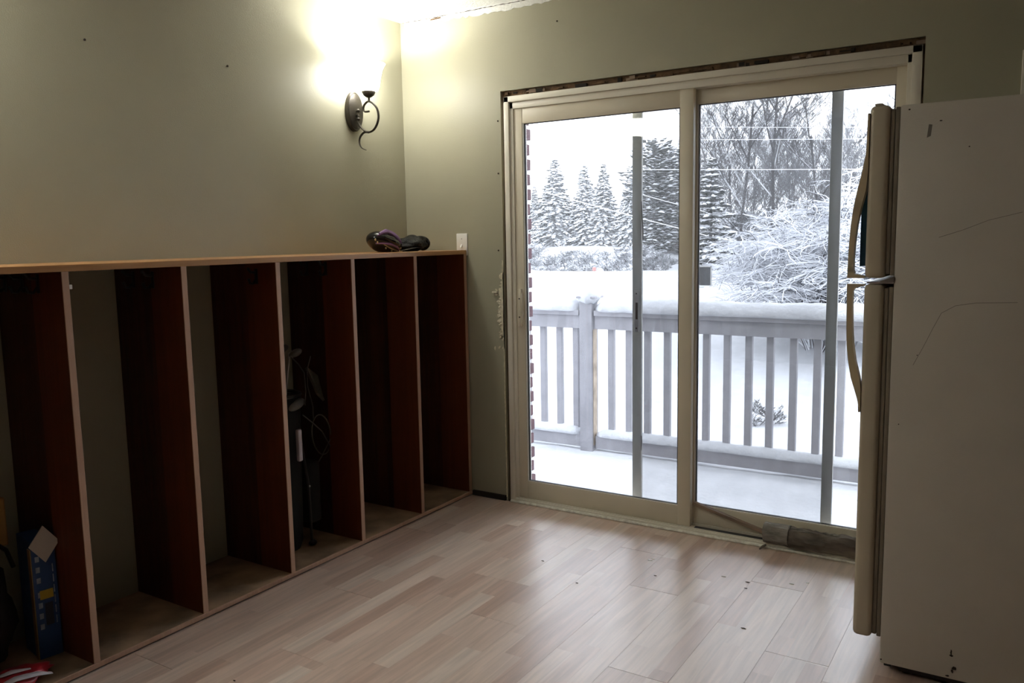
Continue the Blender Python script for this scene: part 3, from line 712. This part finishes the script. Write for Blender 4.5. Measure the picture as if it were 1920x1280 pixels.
link_mesh('bag_handle', MB().tube([(.16, -2.40, .35), (.17, -2.36, .44), (.17, -2.30, .45), (.16, -2.25, .40), (.165, -2.235, .34)], .007, 8), 'black_nylon', bb, smooth=True)
tag(link_mesh('wood_block', MB().box(.05, .12, -2.262, -2.22, .40, .56, .006), 'tan_wood_block', origin=(.085, -2.24, .40)), 'tan wooden block standing up out of the black bag', 'block')
rp = thing('snack_packet', (.31, -2.335, .022), 'crumpled red and white foil packet lying on the cubby base', 'packet')
link_mesh('foil_wrap', MB().blob((.315, -2.335, .047), (.055, .095, .024), 24, 12, None, .5, .0225), 'red_wrap', rp, smooth='all')
link_mesh('white_band', MB().tube([(.335, -2.42, .050), (.355, -2.35, .066), (.362, -2.29, .058), (.358, -2.245, .038)], [.006, .011, .011, .006], 8, squash=(1.5, .5)), 'white_wrap', rp, smooth=True)
link_mesh('white_band', MB().tube([(.30, -2.39, .068), (.318, -2.34, .074), (.325, -2.29, .064)], [.004, .009, .004], 8, squash=(1.4, .5)), 'white_wrap', rp, smooth=True)

# ================================================================== DECK AND RAILING
deck = struct(link_mesh('deck', MB().box(-2.6, 5.2, .25, 1.86, -.40, -.23), 'deck_wood_bare'))
def sheet(x0, x1, y0, y1, nx, ny, zf):
    m = MB(); g = [[m.bm.verts.new((x0+(x1-x0)*i/nx, y0+(y1-y0)*j/ny, zf(x0+(x1-x0)*i/nx, y0+(y1-y0)*j/ny))) for i in range(nx+1)] for j in range(ny+1)]
    for j in range(ny):
        for i in range(nx): m.bm.faces.new((g[j][i], g[j][i+1], g[j+1][i+1], g[j+1][i]))
    return m
dz = lambda x, y: -.185+.02*mnoise.noise(Vector((x*1.3, y*1.6, 0)))+.008*mnoise.noise(Vector((x*5, y*5, 3)))+.02*math.exp(-((y-.25)/.25)**2)-.012*math.exp(-((y-1.72)/.1)**2)
sn = link_mesh('deck_snow', sheet(-2.6, 5.2, .245, 1.9, 130, 34, dz), 'snow', deck, smooth='all'); sn['kind'] = 'stuff'
rl = thing('deck_railing', (1.0, 1.80, -.2), 'weathered white wooden deck railing capped with thick snow', 'railing')
POSTS = (.175, 2.75, -1.9)
def post(px):
    p = link_mesh('post', MB().box(px-.05, px+.05, 1.755, 1.855, -.23, .925, .004), 'deck_paint', rl)
    link_mesh('post_cap', MB().box(px-.066, px+.085, 1.735, 1.875, .925, .940, .003), 'deck_paint', p)
    link_mesh('post_snow', MB().blob((px+.008, 1.80, .940), (.085, .08, .070), 22, 14, None, .16), 'snow', p, smooth='all')
    link_mesh('bare_strip', MB().box(px+.0505, px+.053, 1.77, 1.83, -.15, .70), 'deck_wood_bare', p)
for p in POSTS: post(p)
def lumpy(x0, x1, y, z, ry, rz, n, seed):
    m = MB(); rings = []; K = 14
    for i in range(n+1):
        x = x0+(x1-x0)*i/n
        f = (1+.10*mnoise.noise(Vector((x*3, seed, 0)))+.06*mnoise.noise(Vector((x*11, seed, 2))))*min(1, .35+min(i, n-i)*.3)
        ring = []
        for k in range(K):
            a = 2*PI*k/K; dn = 1+.12*mnoise.noise(Vector((x*14, math.cos(a)*2+seed, math.sin(a)*2)))
            zz = math.sin(a)*rz*f*dn; ring.append(m.bm.verts.new((x, y+math.cos(a)*ry*dn*f, z+(zz if zz > 0 else zz*.18))))
        rings.append(ring)
    for A, B in zip(rings, rings[1:]):
        for k in range(K): m.bm.faces.new((A[k], A[(k+1) % K], B[(k+1) % K], B[k]))
    m.bm.faces.new(rings[0][::-1]); m.bm.faces.new(rings[-1]); return m
segs = ((-1.84, .120), (.240, 2.69), (2.81, 5.1))
for a, b in segs:
    link_mesh('cap_rail', MB().box(a, b, 1.755, 1.875, .800, .838, .003), 'deck_paint', rl)
    link_mesh('apron_board', MB().box(a, b, 1.775, 1.805, .705, .7985, .002), 'deck_paint', rl)
    link_mesh('bottom_rail', MB().box(a, b, 1.775, 1.825, -.170, -.078, .003), 'deck_paint', rl)
    link_mesh('rail_snow', lumpy(a, b, 1.812, .838, .075, .088, 90, a), 'snow', rl, smooth='all')
    link_mesh('rail_snow', lumpy(a, b, 1.808, -.078, .05, .055, 90, a+5), 'snow', rl, smooth='all')
bx_ = [-.21, -.07, .068, .352, .49, .63, .776, .918, 1.054, 1.196, 1.340, 1.478, 1.624, 1.77, 1.913, 2.056, 2.2, 2.343, 2.486, 2.63]
bx_ += [-.352-.142*i for i in range(10)]+[2.9+.143*i for i in range(14)]
bal = bpy.data.meshes.new('baluster'); _b = MB().box(-.026, .019, 0, .036, -.078, .80, .002, 1); _b.bm.to_mesh(bal); _b.bm.free(); bal.materials.append(M['deck_paint'])
for x in bx_:
    o = bpy.data.objects.new('baluster', bal); COL.objects.link(o); o.parent = rl; o.location = Vector((x, 1.806, 0))-WORLD[rl.name]

# ================================================================== SNOWY GROUND AND TREES
def gz(x, y):
    def ss(a, b, t): t = max(0, min(1, (t-a)/(b-a))); return t*t*(3-2*t)
    z = -1.75+1.5*ss(12, 30, y)
    z += 1.2*ss(-14, -24, x)*ss(38, 52, y)-.35*ss(32, 38, y)*(1-ss(40, 50, y))
    return z+.10*mnoise.noise(Vector((x*.15, y*.15, 0)))+.03*mnoise.noise(Vector((x*.7, y*.7, 4)))
gr_ = struct(link_mesh('ground', sheet(-70, 45, 1.9, 110, 115, 108, gz), 'snow', None, smooth='all'))

def conifer_mesh(seed, h=8, w=2.4, dens=1.0, droop=.35, open_=0, big=1.3, round_=False):
    """trunk and branch masses; branch masses are flattened tufts that carry snow on top"""
    rnd = random.Random(seed); vsl, fcs = [], []
    def tuft(c, d, ln, wd, th):
        d = d.normalized(); s_ = d.cross(Vector((0, 0, 1))).normalized(); u2 = s_.cross(d)
        b0 = len(vsl); j = lambda: 1+rnd.uniform(-.3, .3)
        for p in (c-d*ln*.5*j(), c+d*ln*.5*j(), c+s_*wd*.5*j(), c-s_*wd*.5*j(), c+u2*th*.5*j(), c-u2*th*.7*j()): vsl.append(tuple(p))
        for f in ((0, 4, 2), (2, 4, 1), (1, 4, 3), (3, 4, 0), (0, 2, 5), (2, 1, 5), (1, 3, 5), (3, 0, 5)): fcs.append(tuple(b0+i for i in f))
    n = int(46*dens)
    for i in range(n):
        t = i/(n-1); z = h*(.06+.93*t); R = w*.5*((1-t)**.85+.03 if not round_ else math.sqrt(max(.04, 1-(2*max(t, .25)-1.1)**2))*(.75 if t < .5 else 1))*(1+rnd.uniform(-.18, .18))
        m = max(4, int((11-6*t)*1.2))
        for k in range(m):
            if rnd.random() < open_: continue
            a = 2*PI*k/m+rnd.uniform(-.4, .4); dr = Vector((math.cos(a), math.sin(a), -droop*(.6+.6*rnd.random())+.25*t))
            rr = R*rnd.uniform(.75, 1.1); q = max(1, int(rr/.28))
            for s in range(q):
                f = (s+.7)/q
                c = Vector((math.cos(a)*rr*f, math.sin(a)*rr*f, z+dr.z*rr*f+rnd.uniform(-.05, .05)))
                for e in range(2):
                    a2 = a+rnd.uniform(-.9, .9)
                    tuft(c+Vector((rnd.uniform(-.1, .1), rnd.uniform(-.1, .1), rnd.uniform(-.06, .06) if not round_ else rnd.uniform(-.4, .4))), Vector((math.cos(a2), math.sin(a2), dr.z+rnd.uniform(-.2, .2))), big*rnd.uniform(.28, .52), big*rnd.uniform(.16, .32), big*rnd.uniform(.09, .17))
    me = bpy.data.meshes.new('foliage'); me.from_pydata(vsl, [], fcs); me.update(); me.materials.append(M['conifer_green'])
    tk = MB().tube([(0, 0, -.3), (0, 0, h*.5), (0, 0, h*.97)], [.16, .10, .02], 7); tm = bpy.data.meshes.new('trunk'); tk.bm.to_mesh(tm); tk.bm.free(); tm.materials.append(M['bark_snow'])
    return me, tm
def place_tree(name, meshes, parts, x, y, s, rz, label, group, sz=1, z=None):
    t = thing(name, (x, y, gz(x, y)-.05 if z is None else z), label, 'tree', group); t.rotation_euler.z = rz; t.scale = (s, s, s*sz)
    for me, p in zip(meshes, parts):
        o = bpy.data.objects.new(p, me); COL.objects.link(o); o.parent = t
    return t
spruce = [conifer_mesh(3, 8, 5.4), conifer_mesh(4, 8, 4.0), conifer_mesh(5, 8, 4.6)]
SPR = ((-27.1, 50, 7.06, 0, 1.0, 'tallest and broadest snow-dusted spruce of the row'),
       (-25.9, 52, 6.4, 1, .9, 'spruce tucked behind the broadest spruce of the row'),
       (-24.6, 50, 6.42, 2, .95, 'slim dark spruce in the middle of the row'),
       (-23.2, 50, 6.5, 1, 1.0, 'slim spruce next past the middle of the row'),
       (-21.6, 51, 6.3, 2, .8, 'pale spruce crossed by the sloping wires near the pine'),
       (-21.1, 50, 6.25, 0, .7, 'narrow spruce standing closest to the broad pine'),
       (-30.6, 53, 5.4, 1, 1, 'low spruce half hidden by the brick wall edge'))
for x, y, ztop, v, f, lb in SPR:
    hh = ztop-gz(x, y); place_tree('spruce_tree', spruce[v], ('foliage', 'trunk'), x, y, hh/8*f, random.uniform(0, 6), lb, 'spruces behind the snowfield', 1/f)
pine = conifer_mesh(11, 8, 5.2, .7, .05, .3, 1.7, True)
x, y = -19.2, 50; hh = 7.4-gz(x, y)
place_tree('pine_tree', pine, ('foliage', 'trunk'), x, y, hh/8, .5, 'broad dark pine rising beside the spruce row', None, 1)
x, y = -17.6, 51; hh = 6.6-gz(x, y)
place_tree('pine_tree', pine, ('foliage', 'trunk'), x, y, hh/8, 2.5, 'snow-clad pine between the broad pine and bare trees', None, 1)
x, y = -12.0, 40; hh = 5.45-gz(x, y)
fir = conifer_mesh(13, 8, 4.6, .45, .15, .25, 1.6)
place_tree('fir_tree', fir, ('foliage', 'trunk'), x, y, hh/8, .9, 'lone open-branched fir heavy with snow behind the backboard', None, 1)

def branch_mesh(seed, h, r0, levels, spread, kids, mat, name, n=4, lean=.12, first=.3, shrink=.68, rmin=.006, up=.25):
    rnd = random.Random(seed); V, F = [], []
    def seg(p, q, ra, rb):
        d = (q-p).normalized(); ref = Vector((0, 0, 1)) if abs(d.z) < .95 else Vector((1, 0, 0)); u = d.cross(ref).normalized(); v = d.cross(u); b0 = len(V)
        for c, r in ((p, ra), (q, rb)):
            for k in range(n): a = 2*PI*(k+.5)/n; V.append(tuple(c+(u*math.cos(a)+v*math.sin(a))*r))
        for k in range(n): F.append((b0+k, b0+(k+1) % n, b0+n+(k+1) % n, b0+n+k))
    def grow(p, d, ln, r, lv):
        k = 3 if lv > 1 else 2
        pts = [p]
        for i in range(k):
            d = (d+Vector((rnd.uniform(-lean, lean), rnd.uniform(-lean, lean), rnd.uniform(-lean, lean)+.03))).normalized()
            q = pts[-1]+d*ln/k; ra = max(rmin, r*(1-.35*i/k)); rb = max(rmin, r*(1-.35*(i+1)/k)); seg(pts[-1], q, ra, rb); pts.append(q)
        if lv == 0: return
        m = kids + (1 if rnd.random() < .5 else 0)
        for c in range(m):
            f = first+(1-first)*(c+rnd.random())/m; i = min(k-1, int(f*k)); o = pts[i].lerp(pts[i+1], f*k-i)
            a = rnd.uniform(0, 2*PI); side = Vector((math.cos(a), math.sin(a), rnd.uniform(-.2, .4)+up))
            nd = (d*(1-spread)+side.normalized()*spread*1.2).normalized()
            grow(o, nd, ln*shrink*rnd.uniform(.7, 1.1)*(1.15-.45*f), r*.55, lv-1)
    grow(Vector((0, 0, -.2)), Vector((0, 0, 1)), h, r0, levels)
    me = bpy.data.meshes.new(name); me.from_pydata(V, [], F); me.update(); me.materials.append(M[mat]); return me
tall = [branch_mesh(s, 8.4, .09, 5, .48, 5, 'bark_snow', 'branches', 3, .07, .30, .50, .006) for s in (31, 32)]
thin = [branch_mesh(s, 7.6, .045, 4, .42, 6, 'frost_twig', 'branches', 3, .09, .04, .55, .007) for s in (41, 42, 43)]
shrubm = [branch_mesh(s, 1.3, .03, 4, .75, 5, 'frost_shrub', 'branches', 3, .2, .0, .7, .010, .3) for s in (51, 52)]
for x, y, s, v in ((-10.8, 41, 1.06, 0), (-8.9, 40, 1.10, 1), (-6.9, 43, .85, 0)):
    t = thing('bare_tree', (x, y, gz(x, y)), ('slender bare tree with upright dark trunk behind the fir', 'tall spreading bare tree with dark forked limbs', 'bare tree standing behind the snow-laden bush')[v if s != .85 else 2], 'tree')
    t.scale = (s, s, s); t.rotation_euler.z = x
    o = bpy.data.objects.new('branches', tall[v]); COL.objects.link(o); o.parent = t
rb = random.Random(5)
for i in range(38):
    x = -17+i*.49+rb.uniform(-.4, .4); y = rb.uniform(50, 60); s = rb.uniform(.85, 1.25)*(1.0 if x > -15 else .7)
    o = bpy.data.objects.new('frosted_tree', thin[i % 3]); COL.objects.link(o); o.location = (x*(y+3.5)/53+.0, y, gz(x, y)); o.scale = (s, s, s); o.rotation_euler.z = rb.uniform(0, 6)
    tag(o, 'frost-grey leafless tree in the misty thicket at the back', 'tree', 'frosted trees of the far thicket')
for i in range(26):
    x = -30+i*.62+rb.uniform(-.3, .3); y = rb.uniform(37, 43) ; s = rb.uniform(.75, 1.15)
    if -12.9 < x < -11: continue
    o = bpy.data.objects.new('frosted_shrub', shrubm[i % 2]); COL.objects.link(o); o.location = (x*(y+3.5)/43.5, y, gz(x, y)-.15); o.scale = (s*1.3, s*1.3, s); o.rotation_euler.z = rb.uniform(0, 6)
    tag(o, 'low frosted shrub along the far edge of the snowfield', 'shrub', 'frosted shrubs along the snowfield')
for i in range(13):
    x = -12.5+i*.75+rb.uniform(-.3, .3); y = rb.uniform(44, 49); s = rb.uniform(1.5, 2.3)
    o = bpy.data.objects.new('frosted_shrub', shrubm[i % 2]); COL.objects.link(o); o.location = (x*(y+3.5)/47, y, gz(x, y)-.15); o.scale = (s*1.1, s*1.1, s); o.rotation_euler.z = rb.uniform(0, 6)
    tag(o, 'tall frosted shrub filling the foot of the far thicket', 'shrub', 'frosted undergrowth of the far thicket')
def bush(seed, n, R, h, name, mat='twig_heavy', rad=(.016, .011), tw=12, fine=1.0):
    """arching stems hung with crooked side twigs"""
    rnd = random.Random(seed); V, F = [], []
    def seg(p, q, ra, rb_, nn=4):
        d = (q-p).normalized(); ref = Vector((0, 0, 1)) if abs(d.z) < .95 else Vector((1, 0, 0)); u = d.cross(ref).normalized(); v = d.cross(u); b0 = len(V)
        for c, r in ((p, ra), (q, rb_)):
            for k in range(nn): a = 2*PI*(k+.5)/nn; V.append(tuple(c+(u*math.cos(a)+v*math.sin(a)*1.3)*r))
        for k in range(nn): F.append((b0+k, b0+(k+1) % nn, b0+nn+(k+1) % nn, b0+nn+k))
    def twig(o, d, ln, r, lv):
        for k in range(3):
            d = (d+Vector((rnd.uniform(-.45, .45), rnd.uniform(-.45, .45), rnd.uniform(-.40, .25)))).normalized()
            q = o+d*ln/3; seg(o, q, r, r*.85); r *= .85
            if lv:
                for e in range(1 if rnd.random() < .75 else 2):
                    a = rnd.uniform(0, 2*PI); twig(o.lerp(q, rnd.random()), (d*.6+Vector((math.cos(a), math.sin(a), rnd.uniform(-.35, .35)))).normalized(), ln*.62, r*.85, lv-1)
            o = q
    for i in range(n):
        a = rnd.uniform(0, 2*PI); rr = R*math.sqrt(rnd.random()); tip = Vector((rr*math.cos(a), rr*math.sin(a), h*(1-.45*(rr/R)**2)*rnd.uniform(.35, 1.0)**.8))
        base = Vector((rnd.uniform(-.3, .3), rnd.uniform(-.3, .3), 0)); mid = Vector((base.x*.8+tip.x*.45, base.y*.8+tip.y*.45, tip.z*1.0+.3*rnd.random()))
        pts = [base*(1-s)**2+mid*2*s*(1-s)+tip*s*s for s in [k/7 for k in range(8)]]
        for k in range(7): seg(pts[k], pts[k+1], rad[0]*(1-.07*k), rad[0]*(1-.07*(k+1)))
        for t in range(tw):
            f = (.35+.65*rnd.random()**.6)*6.99; k = int(f); o = pts[k].lerp(pts[k+1], f-k); az = rnd.uniform(0, 2*PI)
            twig(o, Vector((math.cos(az)+.6*math.cos(a), math.sin(az)+.6*math.sin(a), rnd.uniform(-.2, .35))).normalized(), fine*rnd.uniform(.35, .75), rad[1], 1)
    me = bpy.data.meshes.new(name); me.from_pydata(V, [], F); me.update(); me.materials.append(M[mat]); return me
bm_ = bush(61, 210, 2.3, 4.3, 'branches', tw=11); 
t = tag(bpy.data.objects.new('snow_laden_bush', bm_), 'large bush bowed under snow just beyond the deck railing', 'bush'); COL.objects.link(t); t.location = (-1.31, 17.6, -1.75); t.scale = (1.26, 1.26, 1.08)
bm2 = bush(62, 80, 1.7, 3.2, 'branches')
t = tag(bpy.data.objects.new('snow_laden_bush', bm2), 'smaller snowy bush half hidden by the refrigerator door', 'bush'); COL.objects.link(t); t.location = (1.9, 17.4, -1.75); t.scale = (1.2, 1.2, 1.05)
bm3 = branch_mesh(63, .5, .012, 4, .7, 5, 'bark_snow', 'branches', 3, .2, .0, .68, .003, .3)
t = tag(bpy.data.objects.new('garden_shrub', bm3), 'small dark shrub seen low between the railing balusters', 'shrub'); COL.objects.link(t); t.location = (-.66, 13-3.2, gz(-.66, 9.8)-.05)
tw_ = branch_mesh(64, .3, .006, 3, .75, 5, 'frost_shrub', 'twigs', 3, .2, .0, .7, .002, .3)
for x, y, lb in ((-.15, 7.2, 'sparse twiggy weed poking from snow under the small shrub'), (-1.25, 7.0, 'sparse twiggy weed poking from snow behind the middle balusters')):
    t = tag(bpy.data.objects.new('twiggy_weed', tw_), lb, 'weed'); COL.objects.link(t); t.location = (x, y, gz(x, y)-.05)

# backboard on its pole, marker, leaning post, overhead wires
BG = gz(-3.07, 13)
bk = thing('basketball_hoop', (-3.07, 13, BG), 'dark backboard on a thin pole with snow on its rim', 'basketball hoop')
link_mesh('backboard', MB().box(-3.40, -2.735, 12.98, 13.0, .335, .725, .012), 'board_black', bk)
fb = MB(); fb.box(-3.41, -2.725, 12.97, 13.005, .712, .735).box(-2.742, -2.722, 12.97, 13.005, .330, .73)
link_mesh('board_frame', fb, 'aluminium_grey', bk, weld=False)
link_mesh('pole', MB().tube([(-3.05, 13.03, BG-.1), (-3.05, 13.03, .5)], .02, 8), 'board_black', bk)
link_mesh('rim_snow', MB().blob((-3.03, 12.83, .315), (.21, .15, .035), 14, 8, None, .2), 'snow', bk, smooth='all')
link_mesh('net', MB().lathe([(.14, .30), (.11, .20), (.085, .12)], (-2.99, 12.83, 0), 14), 'wire_snow', bk)
mk = thing('driveway_marker', (-14.4, 31, gz(-14.4, 31)), 'small faded red marker at the snowbank crest', 'marker')
link_mesh('marker_face', MB().box(-14.52, -14.33, 30.98, 31.0, gz(-14.4, 31)+.05, gz(-14.4, 31)+.22, .01), 'marker_red', mk)
link_mesh('stake', MB().tube([(-14.42, 31.01, gz(-14.4, 31)-.1), (-14.42, 31.01, gz(-14.4, 31)+.1)], .015, 6), 'post_wood', mk)
px_ = hx = -14.4
tag(link_mesh('wooden_post', MB().tube([(px_, 36, gz(px_, 36)-.2), (px_+.02, 36, 1.6)], [.08, .07], 8), 'post_wood', origin=(px_, 36, gz(px_, 36))), 'weathered brown post standing in the shrubs below the pine', 'post')
def wire(p, q, label, sag=.25, r=.02):
    p, q = Vector(p), Vector(q); sl_ = (q-p)/(q.x-p.x); a, b = p+sl_*(-25.0-p.x), p+sl_*((4.0 if q.x > -5 else -9.4)-p.x)
    pts = [a.lerp(b, i/30)-Vector((0, 0, sag*4*(i/30)*(1-i/30)-sag*.9)) for i in range(31)]
    tag(link_mesh('overhead_wire', MB().tube(pts, r, 5), 'wire_snow', origin=tuple(p)), label, 'wire', None)
wire((-18.52, 32, 4.72), (-3.48, 32, 3.83), 'snow-coated overhead wire crossing lowest over the trees', .12, .014)
wire((-18.5, 32, 6.15), (-3.5, 32, 5.0), 'middle level overhead wire strung above the bare trees', .12, .011)
wire((-18.48, 32, 6.8), (-3.53, 32, 5.45), 'uppermost overhead wire against the pale sky', .12, .008)
wire((-18.54, 32, 3.83), (-12.98, 32, 2.29), 'sloping snow-coated wire crossing the spruce row lower down', .03, .017)
wire((-16.1, 32, 4.31), (-11.23, 32, 2.85), 'sloping snow-coated wire crossing the spruce row higher up', .03, .013)

for x, zt, lb in ((-25.0, 9.0, 'tall utility pole carrying the wires beside the spruce row'), (4.0, 8.0, 'tall utility pole carrying the wires behind the refrigerator side')):
    up_ = thing('utility_pole', (x, 32, gz(x, 32)), lb, 'utility pole')
    link_mesh('shaft', MB().tube([(x, 32.05, gz(x, 32)-.3), (x, 32.05, zt)], [.14, .10], 10), 'post_wood', up_)
    link_mesh('crossarm', MB().box(x-.06, x+.06, 31.2, 32.9, zt-.6, zt-.45, .01), 'post_wood', up_)

# falling-snow haze over the field beyond the garden
m, nt, b = newmat('haze'); nt.nodes.remove(b)
vsn = N(nt, 'ShaderNodeVolumeScatter'); vsn.inputs['Density'].default_value = HAZE; vsn.inputs['Color'].default_value = (.97, .98, 1, 1); vsn.inputs['Anisotropy'].default_value = .2
L(nt, vsn, 0, nt.nodes['Material Output'], 'Volume')
hz = link_mesh('snow_haze', MB().box(-75, 48, 22, 112, -4, 24), 'haze'); hz['kind'] = 'stuff'; tag(hz, 'pale winter haze hanging over the far snowfield and trees', 'haze')

# bits of paint and bark on the planks by the door
random.seed(77)
for x, y, mt_ in ((1.577, -.39, 'switch_white'), (1.585, -.37, 'worn_white'), (1.66, -.53, 'rust'), (2.00, -.41, 'rust'), (2.01, -.47, 'rust'), (2.10, -.80, 'rust'), (1.42, -.75, 'rust'), (1.19, -.62, 'bark'), (1.9, -.40, 'worn_white'), (2.2, -.30, 'worn_white'), (.84, -1.94, 'rust'), (2.15, -.34, 'worn_white')):
    r = random.uniform(.004, .009); a = random.uniform(0, PI)
    pts = [(x+r*math.cos(t+a)*(1.6 if k % 2 else .7), y+r*.6*math.sin(t+a)) for k, t in enumerate([2*PI*i/6 for i in range(6)])]
    link_mesh('paint_chip', MB().prism(pts, 'z', .0002, .0018), mt_, floor)
